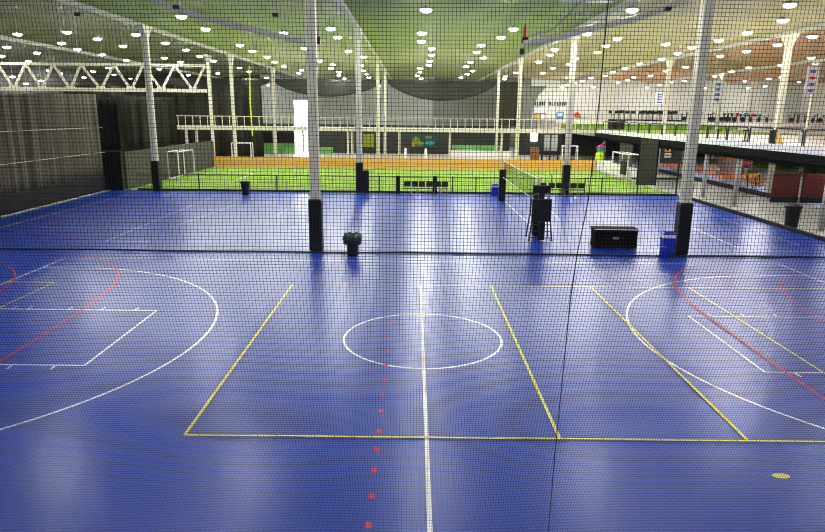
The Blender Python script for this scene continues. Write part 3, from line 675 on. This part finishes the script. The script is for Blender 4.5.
# lamps above the near court, in front of and above the frame
near = [(x_, y_) for x_ in (-23.5, -14.2, -6.6, .7, 7.2, 16.8, 30) for y_ in (2, 9, 16, 23)]
lamp0 = None
def roofz(x):
    for bx in BX[1:-1]:
        if abs(x-bx) < .14: return HR-.285
    for i in range(len(BX)-1):
        if BX[i] <= x <= BX[i+1]:
            u = (x-BX[i])/(BX[i+1]-BX[i])*8; k = min(int(u), 7); f = u-k
            return HR+.5*((1-f)*math.sin(math.pi*k/8)+f*math.sin(math.pi*(k+1)/8))-.004
def rod(l):
    r_ = [c_ for c_ in l.children if c_.name.startswith('lamp_rod')][0]; r_.location.z = .17; r_.scale.z = max(roofz(l.location.x)-l.location.z-.17, .05)
allp = [(p[0], p[1], p[2] if len(p) > 2 else HL, False) for p in pos]+[(x_, y_, HL, True) for x_, y_ in near]
bylab = {}
for p in sorted(allp, key=lambda q: q[1]+.001*q[0]):
    bay = [b4 for b4 in BAY if b4[0] <= p[0] < b4[1]][0][2]
    if p[3]: bay2 = 'near part of the '+bay
    else: bay2 = bay
    k = bylab.get(bay2, 0); bylab[bay2] = k+1
    lab = ('round roof lamp above the near court, %s in the %s' % (ORD[k], bay)) if p[3] else 'round roof lamp, %s nearest in the %s' % (ordn(k), bay)
    grp = 'round lamps under the '+bay
    if lamp0 is None:
        lamp0 = thing('high_bay_lamp', lab, 'lamp', (p[0], p[1], p[2]), group=grp)
        MB().lathe([(.02, -.12), (.16, -.1), (.23, -.05), (.26, .0), (.24, .01)], seg=14, caps=True).build('lamp_lens', 'lens', lamp0, True)
        MB().lathe([(.275, .012), (.275, .03), (.2, .06), (.09, .08), (.07, .18), (.02, .19)], seg=14, caps=True).build('lamp_housing', 'housing', lamp0, True)
        MB().tube([(0, 0, 0), (0, 0, 1)], .012, 5).build('lamp_rod', 'housing', lamp0)
        rod(lamp0)
    else: rod(clone(lamp0, (p[0], p[1], p[2]), None, lab, grp))

# ---- sagging grey tubes and devices below roof
def hang(name, lab, pix, Y, r, m, cat):
    P = [at_y(a, b5, Y) for a, b5 in pix]; o = MB().tube([tuple(q) for q in P], r, 10).build(name, m, None, True); return tag(o, lab, cat)
hang('roof_tube', 'grey sagging tube slung below green roof, left of near left column', [(120, -18), (155, 1), (182, 10.5), (210, 19), (240, 26.5), (270, 33.5), (306, 41.5)], 30, .13, 'duct', 'tube')
hang('roof_tube', 'pale tube rising right from the red roof device', [(524, 43.5), (545, 40), (572, 33.5), (600, 26.5), (630, 20), (655, 12), (690, 0), (715, -12)], 30, .14, 'duct', 'tube')
hang('light_batten', 'short white batten near top edge above the right green bay', [(560, 1.2), (612, 2)], 31, .05, 'white', 'batten')
bt = bpy.data.objects['light_batten']; pA = at_y(566, 1.3, 31); pB = at_y(606, 1.9, 31); mb = MB(); mb.tube([tuple(pA), (pA.x, 31, roofz(pA.x))], .012, 5); mb.tube([tuple(pB), (pB.x, 31, roofz(pB.x))], .012, 5); mb.build('hanger', 'greysteel', bt)
for (px, lab, cut) in ((317, 'red and black roof winch beside the near left column', 0), (524.5, 'red and black roof winch at left end of the pale tube', 1)):
    P = at_y(px, 40, 30.3 if cut else 26)
    w_ = thing('roof_winch', lab, 'winch', tuple(P)); k = 1 if cut else .82
    MB().lathe([(.04*k, .1), (.09*k, .2), (.07*k, .5*k), (.02, .7*k)], seg=8).build('red_cover', 'redish', w_)
    MB().box(-.12*k, .16*k, -.1, .1, -.15, .12, .02).build('motor', 'blackp', w_)
    MB().bar((.1, 0, .05), (.42*k, 0, -.05), .05).build('bracket', 'steel', w_)
    MB().box(-.2*k, .0, -.1, .1, -.62*k, -.38*k, .03).build('drum', 'blackp', w_); MB().bar((-.08, 0, -.4), (0, 0, -.1), .05).build('arm', 'greysteel', w_)
    MB().tube([(0, 0, .1), (0, 0, HR+.3-P.z)], .012, 5).build('hanger', 'greysteel', w_)
jt = thing('folded_frame', 'folded frame of struts along beam above the right padded column', 'frame', (0, 30.5, 0))
for (a, b5) in (((527, 37), (548, 31)), ((540, 37), (553, 28)), ((552, 30), (566, 17)), ((560, 19), (563, 33)), ((566, 17), (580, 2)), ((568, 14), (585, 13)), ((574, 14), (574, 35)), ((584, 0), (584, 22)), ((535, 42), (545, 38))):
    p = at_y(*a, 30.5); q = at_y(*b5, 30.5); MB().bar((p.x, 0, p.z), (q.x, 0, q.z), .07).build('strut', 'beam' if a[0] in (540, 552, 560, 574) else 'greysteel', jt)
for (px, py, lab) in ((78, 14.5, 'small black speaker under left roof near grey tube'), (176, 7, 'small black speaker above the left grey tube'), (275.5, 15, 'small dark speaker on a bracket below the green roof'), (668, 9, 'small black speaker on the pale tube at right')):
    P = at_y(px, py, 29.6); w_ = thing('roof_speaker', lab, 'speaker', tuple(P), group='small roof speakers'); MB().box(-.13, .13, -.1, .1, -.08, .08, .02).build('speaker_box', 'blackp', w_); MB().tube([(0, 0, .1), (0, 0, HR+.35-P.z)], .012, 5).build('hanger', 'greysteel', w_)

# ================================================================ right-hand ground floor area
sb = thing('low_barrier', 'low black barrier along the orange floor at right', 'barrier', (22.95, 0, 0))
MB().box(-.1, .1, 39.2, 62, 0, .3, .02).build('barrier_body', 'pad', sb)
MB().box(23.5, 26.2, 33, 80, -.01, .012).build('floor', 'paleblue', gf); MB().box(26.2, 30.5, 33, 80, -.01, .014).build('floor', 'orangefloor', gf); MB().box(36, 60, 55, 83, -.01, .014).build('floor', 'turf', gf)
ss = thing('stop_sign', 'red octagonal stop sign on white post under the upper floor', 'sign', (0, 0, 0)); P = at_y(747, 163.5, 46); ss.location = (P.x, 46, 0)
mb = MB(); R0 = .4; zc = P.z
ring = lambda rr, yy: [(rr*math.cos(math.radians(22.5+45*i)), yy, zc+rr*math.sin(math.radians(22.5+45*i))) for i in range(8)]
mb.loft([ring(R0, .02), ring(R0, 0)], caps=True); mb.build('sign_border', 'white', ss); mb = MB(); mb.loft([ring(R0*.92, -.001), ring(R0*.92, -.012)], caps=True); pl = mb.build('sign_plate', 'red', ss)
fc = bpy.data.curves.new('sign_text', 'FONT'); fc.body = 'STOP'; fc.size = .29; fc.align_x = 'CENTER'; fc.align_y = 'CENTER'; fc.extrude = .004
fc.resolution_u = 3; tmp = bpy.data.objects.new('tmp', fc); COL.objects.link(tmp); bpy.context.view_layer.update(); tme = bpy.data.meshes.new_from_object(tmp.evaluated_get(bpy.context.evaluated_depsgraph_get())); bpy.data.objects.remove(tmp); tme.materials.clear(); tme.materials.append(M['white']); to = bpy.data.objects.new('sign_text', tme); COL.objects.link(to); to.parent = ss; to.location = (0, -.02, zc); to.rotation_euler = (math.pi/2, 0, 0)
MB().tube([(0, .03, 0), (0, .03, zc-.3)], .045, 8).build('sign_post', 'white', ss); MB().lathe([(.28, 0), (.24, .06), (.05, .1)], seg=12).build('sign_base', 'blackp', ss)
def panel(lab, x0, x1, Y):
    a = at_y(x0, 175, Y); b7 = at_y(x1, 175, Y); r_ = thing('folding_mat_wall', lab, 'panel', ((a.x+b7.x)/2, Y, 0)); w_ = (b7.x-a.x)/2
    MB().box(-w_, w_, -.08, .08, .35, 1.75, .03).build('mat_panel', 'crimson', r_); MB().box(-w_, w_, -.1, .1, 0, .35).build('plinth', 'pad', r_)
    return r_
panel('dark red upright mat panel left of the white gap', 774, 800.5, 38.6); panel('dark red upright mat panel at far right edge', 804.5, 832, 38.4)
P = at_y(802.5, 175, 38.5); o = MB().box(-.09, .09, -.05, .05, 0, 1.55, .02).build('white_striped_post', 'white'); o.location = (P.x, 38.6, 0); tag(o, 'white post in gap between the two dark red panels', 'post')
for i, (px, Y, lab) in enumerate(((752, 47, 'yellow and black hurdle barrier, left one beside stop sign'), (761, 44.6, 'yellow and black hurdle barrier nearest the pale column'))):
    P = at_y(px, 185, Y); r_ = thing('hurdle_barrier', lab, 'barrier', (P.x, Y, 0), group='yellow barriers under the upper floor')
    for z_ in (.35, .62, .9): MB().box(-.55, .55, -.03, .03, z_, z_+.1, .01).build('rail', 'yellow', r_)
    for sx in (-.45, .45): MB().bar((sx, -.3, .02), (sx, 0, 1.0), .05).build('leg', 'blackm', r_); MB().bar((sx, .3, .02), (sx, 0, 1.0), .05).build('leg', 'blackm', r_)
P0 = at_y(716, 158, 60); P1 = at_y(739, 158, 60)
mb = MB(); mb.loft([[(P0.x, 59, P0.z), (P1.x, 59, P1.z), (P1.x, 61.5, P1.z), (P0.x, 61.5, P0.z)], [(P0.x+.6, 59.2, 1.0), (P1.x-.6, 59.2, .9), (P1.x-.6, 61.3, .9), (P0.x+.6, 61.3, 1)], [(P0.x+1.1, 59.5, .02), (P1.x-.3, 59.5, .02), (P1.x-.3, 61, .02), (P0.x+1.1, 61, .02)]], caps=True)
o = mb.build('covered_equipment', 'tarp'); tag(o, 'grey tarpaulin-covered equipment left of the stop sign', 'equipment')
a = at_y(718, 156, 55); b7 = at_y(739, 157, 55); o = MB().box(a.x, b7.x, 54.9, 55, a.z-.25, a.z+.25).build('orange_sign_board', 'orange'); tag(o, 'orange board hanging under upper floor behind grey tarpaulin', 'board'); 
mb = MB(); mb.box(a.x+.2, a.x+.24, 54.93, 54.97, a.z+.25, 3.02); mb.box(b7.x-.24, b7.x-.2, 54.93, 54.97, b7.z+.15, 3.02); mb.build('hanger', 'greysteel', o)
# signed doorway at left of near right column
P0 = at_y(661, 147, 58); P1 = at_y(684, 147, 58)
dw = thing('sign_wall', 'dark partition with yellow and white notices left of near right column', 'partition', (0, 58, 0))
MB().box(P0.x, P1.x, 0, .1, .9, 2.95).build('partition_panel', 'walldark', dw)
MB().box(P0.x-.1, P0.x, -.05, .12, 0, 3.0).build('partition_post', 'greysteel', dw); MB().box(P1.x-.1, P1.x, -.05, .12, 0, 3.0).build('partition_post', 'greysteel', dw)
a = at_y(668, 149.5, 57.9); MB().box(a.x-.28, a.x+.28, -.03, 0, a.z-.25, a.z+.25).build('yellow_notice', 'yellow', dw); MB().box(a.x-.12, a.x+.12, -.04, -.03, a.z-.1, a.z+.12).build('notice_symbol', 'blackp', dw)
a = at_y(668.3, 155.5, 57.9); MB().box(a.x-.33, a.x+.33, -.03, 0, a.z-.2, a.z+.2).build('white_notice', 'white', dw); MB().box(a.x-.26, a.x+.26, -.04, -.03, a.z-.07, a.z+.1).build('notice_symbol', 'greysteel', dw)

# ================================================================ things under far walkway
ctr = thing('service_counter', 'long white counter under the far walkway', 'counter', (0, 66.3, 0)); a = at_y(449.5, 149, 66.3); b7 = at_y(510.5, 150, 66.3)
MB().box(a.x, b7.x, -.3, .3, 0, 1.3).build('counter_front', 'white', ctr); MB().box(a.x-.05, b7.x+.05, -.35, .35, 1.3, 1.4).build('counter_top', 'white', ctr); MB().box(a.x, b7.x, -.31, -.3, .7, .74).build('counter_joint', 'greysteel', ctr)
mu = thing('wall_mural', 'yellow and green mural panel under far walkway', 'mural', (0, 83.9, 0)); a = at_y(411, 134, 83.8); b7 = at_y(436, 148, 83.8)
MB().box(a.x, b7.x, -.06, 0, b7.z, a.z).build('mural_panel', 'darkteal', mu)
for (fx, fz, rx, rz_, m_) in ((.2, .5, .15, .42, 'olive'), (.36, .3, .16, .22, 'olive'), (.75, .35, .18, .22, 'teal'), (.7, .78, .15, .14, 'wallgrey2'), (.1, .25, .07, .2, 'orange')):
    W_ = b7.x-a.x; H_ = a.z-b7.z; mb = MB(); mb.face([(a.x+W_*(fx+rx*math.cos(q*math.pi/6)), -.065-fx*.01, b7.z+H_*(fz+rz_*.8*math.sin(q*math.pi/6))) for q in range(12)]); mb.build('mural_patch', m_, mu)
for (x0_, x1_, y0_, y1_, m_, lab) in ((258.5, 295, 132, 142.5, 'blackp', 'black display panel under walkway left of bright door'), (259, 295, 143, 151, 'greenp', 'green low panel under the black display panel'), (309, 333, 147, 152, 'greenp', 'green low panel right of bright door under walkway'), (452, 500, 145, 149, 'greenp', 'green strip behind the white counter'), (363, 374, 134, 147, 'olive', 'olive yellow panel under walkway right of the padded column')):
    a = at_y(x0_, y0_, 82); b7 = at_y(x1_, y1_, 82); o = MB().box(a.x, b7.x, 81.9 if m_ == 'greenp' else 81.6, 82, max(b7.z, .0) if m_ == 'greenp' and False else (0 if m_ == 'greenp' else b7.z), a.z).build('wall_panel', m_); tag(o, lab, 'panel')
for (px, lab) in ((405.5, 'short white bollard left of mural behind orange boards'), (425.7, 'short white bollard in front of mural behind orange boards')):
    P = at_y(px, 150, 63); o = MB().lathe([(.14, 0), (.14, 1.5), (.11, 1.56), (.11, 1.75), (.02, 1.8)], seg=10).build('bollard', 'white', None, True); o.location = (P.x, 63, 0); tag(o, lab, 'bollard')
kb = thing('framed_booth', 'black framed glass booth under walkway right of the small bright window', 'booth', (0, 70, 0)); a = at_y(543, 132, 70); b7 = at_y(558, 150, 70)
for X in (a.x, (a.x+b7.x)/2, b7.x): MB().box(X-.08, X+.08, -.08, .08, 0, a.z).build('booth_post', 'blackm', kb)
MB().box(a.x, b7.x+.4, -.1, .1, a.z-.15, a.z).build('booth_header', 'blackm', kb); MB().box(a.x, b7.x+.4, -.1, .1, .85, 1.25).build('booth_rail', 'blackm', kb); MB().box(a.x+.2, b7.x-.1, -.02, .02, 1.3, a.z-.3).build('booth_glass', 'wallgrey', kb)
P = at_y(535, 149, 68); o = MB().box(-.45, .45, -.3, .3, 0, 1.75).build('wooden_cabinet', 'brown'); o.location = (P.x, 68, 0); tag(o, 'brown wooden cabinet below the small bright window', 'cabinet')
P = at_y(600, 155, 61.6)
bu = thing('cloth_bundle', 'lime yellow bundle with pink and teal cloth at right end of orange boards', 'bundle', (P.x, 61.6, 0))
MB().lathe([(.3, 0), (.42, .4), (.45, 1.2), (.4, 1.6), (.2, 1.75)], seg=12).build('lime_sack', 'lime', bu, True); MB().lathe([(.15, 1.7), (.38, 1.85), (.36, 2.0), (.2, 2.1)], seg=10).build('teal_wrap', 'teal', bu, True); MB().tube([(-.35, 0, 2.0), (0, 0, 2.25), (.38, 0, 2.4)], .15, 8).build('pink_wrap', 'pink', bu, True)

# lettering row and logos on white upper wall
wl_ = thing('wall_lettering', 'row of small black letters high on the white wall', 'lettering', (0, 104.5, 0)); a = at_y(523, 103.5, 104.5); b7 = at_y(567, 104.5, 104.5)
k = a.x; i = 0
while k < b7.x:
    w_ = random.choice((.28, .34, .4))
    if i not in (3, 10): 
        mb = MB(); h_ = .62; zc_ = a.z-.28
        mb.box(k, k+.12, 0, .05, zc_, zc_+h_); mb.box(k, k+w_*.8, 0, .05, zc_+h_-.14, zc_+h_) if i % 2 else mb.box(k, k+w_*.8, 0, .05, zc_, zc_+.14)
        if i % 3: mb.box(k+w_*.8-.1, k+w_*.8, 0, .05, zc_, zc_+h_)
        mb.build('letter', 'blackp', wl_)
    k += w_+.06; i += 1
P = at_y(577, 115, 104.6); lg = thing('wall_logo', 'red and brown round logo on white wall', 'logo', (P.x, 104.6, P.z))
mb = MB(); mb.loft([[(.5*math.cos(q*math.pi/8), y_, .45*math.sin(q*math.pi/8)) for q in range(16)] for y_ in (.05, 0)], caps=True); mb.build('logo_disc', 'redish', lg); MB().box(.1, .7, -.03, 0, -.5, -.1).build('logo_flag', 'brown', lg); MB().box(.9, 1.7, -.03, .02, -.5, -.3).build('logo_caption', 'greysteel', lg)
P = at_y(560, 115.5, 104.6); o = MB().box(-.6, .6, 0, .05, -.6, .6).build('blue_poster', 'bluey'); o.location = (P.x, 104.6, P.z); tag(o, 'blue poster on white wall between window and red logo', 'poster')
MB().box(-.4, .4, -.01, 0, -.1, .35).build('poster_print', 'banner', o)

stl = None
for i, (x_, y_) in enumerate([(x_, y_) for y_ in (29, 37, 46, 56, 67) for x_ in (20.3, 25.5, 31.5)]):
    lab = 'white strip light below the upper floor, %s row back, %s' % (ORD[i//3], ('beside the deck edge', 'over the blue strip', 'over the orange floor')[i % 3])
    if stl is None:
        stl = thing('strip_light', lab, 'light', (x_, y_, 2.94), group='strip lights under the upper floor')
        MB().box(-.75, .75, -.07, .07, -.05, .0).build('light_tube', 'tubeglow', stl); MB().box(-.8, .8, -.09, .09, 0, .062).build('light_housing', 'white', stl)
    else: clone(stl, (x_, y_, 2.94), None, lab)
for i, x_ in enumerate((-20, -11, -2, 7, 15)):  # strip lights added to brighten the space under the walkway
    clone(stl, (x_, 68.5, 3.308), None, 'added white strip light under the far walkway, %s from left' % ORD[i], 'added strip lights under the far walkway')

# ================================================================ banners
for (px, py0, py1, Y, lab, wd_) in ((660, 92, 104, 60.5, 'small blue banner on white column left of near right column', .4), (719, 80, 103, 77, 'white and blue banner hanging on far column on upper floor', .55), (814, 66, 95, 60.5, 'white banner with blue and red print at far right column', .55)):
    a = at_y(px, py0, Y); b7 = at_y(px, py1, Y); r_ = thing('hanging_banner', lab, 'banner', (a.x, Y, 0), group='vertical banners on the upper columns')
    MB().box(-wd_, wd_, -.02, .02, b7.z, a.z).build('banner_cloth', 'banner', r_)
    H_ = a.z-b7.z
    for q in range(4): MB().box(-wd_*.5, wd_*.5, -.03, -.02, b7.z+H_*(.1+.22*q), b7.z+H_*(.2+.22*q)).build('banner_print', 'redish' if (Y < 70 and q == 2 and px > 700) else 'bannerblue', r_)
    MB().bar((-wd_, 0, a.z+.03), (wd_+.1, 0, a.z+.03), .05).build('banner_arm', 'greysteel', r_)

# ================================================================ upper floor fitness machines
def treadmill(lab):
    r_ = thing('treadmill', lab, 'treadmill', group='treadmills on the upper floor')
    MB().box(-.35, .35, -.9, .8, .0, .22, .03).build('running_deck', 'blackp', r_)
    for sx in (-1, 1): MB().tube([(sx*.34, .6, .2), (sx*.36, .75, 1.1)], .05, 6).build('upright', 'blackm', r_)
    MB().box(-.4, .4, .62, .75, 1.05, 1.45, .03).build('console', 'blackp', r_)
    for sx in (-1, 1): MB().bar((sx*.36, .1, .95), (sx*.36, .7, 1.0), .06).build('handrail', 'blackp', r_)
    return r_
tm = None
for row, (Y, xs) in enumerate(((98.5, (610, 618, 628, 634, 642, 650, 656, 663, 672)), (92, (622, 645, 652, 661, 669, 676)))):
    for i, px in enumerate(xs):
        P = at_y(px, 120, Y); lab = 'black treadmill, %s from left in the %s row on upper floor' % (ORD[i], ('back', 'front')[row])
        if tm is None: tm = treadmill(lab); tm.location = (P.x, Y, 4.4)
        else: clone(tm, (P.x, Y, 4.4), None, lab)
def bike(lab):
    r_ = thing('exercise_bike', lab, 'bike', group='exercise bikes on the upper floor')
    MB().lathe([(.3, -.04), (.3, .04)], seg=16).build('flywheel', 'blackm', r_).location = (0, 0, .42)
    r_.children[0].rotation_euler = (math.pi/2, 0, 0); 
    MB().bar((-.4, 0, .05), (.45, 0, .05), .08).build('base_bar', 'blackp', r_); MB().bar((-.3, 0, .1), (-.35, 0, 1.0), .08).build('seat_post', 'blackp', r_); MB().box(-.5, -.2, -.12, .12, 1.0, 1.08, .02).build('saddle', 'blackp', r_)
    MB().bar((.3, 0, .1), (.4, 0, 1.15), .08).build('bar_post', 'blackp', r_); MB().box(.3, .5, -.3, .3, 1.15, 1.25, .02).build('handlebar', 'blackp', r_)
    return r_
bk = None
for i, px in enumerate((685.5, 692, 699, 706, 712, 719, 723, 727, 731, 735)):
    P = at_y(px, 120, 90); lab = 'black exercise bike, %s from left on upper floor' % ORD[i]
    if bk is None: bk = bike(lab); bk.location = (P.x, 90.6, 4.4)
    else: clone(bk, (P.x, 88 if i % 2 else 90.6, 4.4), .2*(i % 3), lab)
BALLS = [(737, 'redish', 'red exercise ball at left end of the ball shelf'), (741, 'redish', 'red exercise ball beside the blue balls'), (745, 'bluey', 'blue exercise ball beside the red balls'), (748.5, 'bluey', 'blue exercise ball beside furthest column'), (752.4, 'redish', 'red exercise ball right of the furthest column'), (755.5, 'brown', 'brown exercise ball on the ball shelf'), (760, 'bluey', 'blue exercise ball near right end of the shelf'), (764.5, 'banner', 'pale exercise ball at the right end')]
a = at_y(735, 117, 93.5); b7 = at_y(767, 117, 93.5)
sh = thing('ball_shelf', 'dark shelf holding coloured exercise balls on the upper floor', 'shelf', (0, 93.5, 4.4))
MB().box(a.x, b7.x, -.35, .35, .7, .77).build('shelf_board', 'greysteel', sh)
for q in range(5): X = a.x+(b7.x-a.x)*q/4; MB().box(X-.04, X+.04, -.3, .3, 0, .7).build('shelf_leg', 'blackm', sh)
for px, m_, lab in BALLS:
    P = at_y(px, 114, 93.5); o = MB().lathe([(.22*math.sin(math.pi*k/10) if 0 < k < 10 else .005, -.22*math.cos(math.pi*k/10)) for k in range(11)], seg=14).build('exercise_ball', m_, None, True); o.location = (P.x, 93.5, 4.4+.77+.22); tag(o, lab, 'ball', 'exercise balls on the shelf')
for i, (px, Y) in enumerate(((791, 92), (798, 90), (805, 88), (812, 90), (820, 92))):
    P = at_y(px, 120, Y); clone(bk, (P.x, Y, 4.4), i*.7, 'exercise bike at far right of upper floor, %s from left' % ORD[i])
for i, (px, py, h_, m_, lab) in enumerate(((717.5, 139.5, .75, 'blackp', 'dark stool on upper floor left of hooped railing'), (733, 140, .7, 'greysteel', 'grey stool on upper floor, left of black stool'), (744.5, 141, .8, 'blackp', 'black stool on upper floor above the stop sign'), (771.5, 143.5, .85, 'blackp', 'tall black bin on upper floor left of yellow cone'), (779.5, 143.5, .7, 'yellow', 'yellow cone behind the upper railing'), (801, 143, .85, 'greysteel', 'dark grey bin behind the upper railing at right'), (612, 126, 1.2, 'blackp', 'left black cabinet on upper floor beside turf'), (620, 127, 1.1, 'blackp', 'right black cabinet on the upper floor beside turf'))):
    P = at_h(px, py, 3.42) if py > 130 else at_y(px, py, 84); nm = 'traffic_cone' if m_ == 'yellow' else ('storage_cabinet' if h_ > 1 else ('upper_bin' if h_ > .8 else 'round_stool'))
    if nm == 'traffic_cone': mb = MB().lathe([(.25, 0), (.25, .04), (.16, .05), (.03, h_)], seg=12)
    elif nm == 'storage_cabinet': mb = MB().box(-.5, .5, -.3, .3, 0, h_, .03)
    elif nm == 'upper_bin': mb = MB().lathe([(.17, 0), (.2, h_*.9), (.23, h_*.9), (.23, h_)], seg=12)
    else: mb = MB().lathe([(.2, 0), (.2, .04), (.05, .08), (.05, h_-.1), (.2, h_-.08), (.2, h_)], seg=12)
    o = mb.build(nm, m_); o.location = (P.x, P.y, 3.42 if 19.5 < P.x < 41 and P.y > 64 else 3.4); tag(o, lab, 'cone' if nm == 'traffic_cone' else nm.split('_')[-1])

# ================================================================ light and view
wd_ = bpy.data.worlds.new('world'); scene.world = wd_; wd_.use_nodes = True
wd_.node_tree.nodes['Background'].inputs[0].default_value = (.8, .85, .9, 1); wd_.node_tree.nodes['Background'].inputs[1].default_value = .3
scene.view_settings.view_transform = 'Standard'; scene.view_settings.look = 'None'; scene.view_settings.gamma = 1; scene.view_settings.use_curve_mapping = False
scene.view_settings.exposure = .9
try:
    scene.cycles.max_bounces = 6; scene.cycles.diffuse_bounces = 4; scene.cycles.glossy_bounces = 3; scene.cycles.sample_clamp_indirect = 6; scene.cycles.use_denoising = True
    scene.cycles.use_light_tree = True; scene.cycles.filter_width = 1.05
except Exception: pass
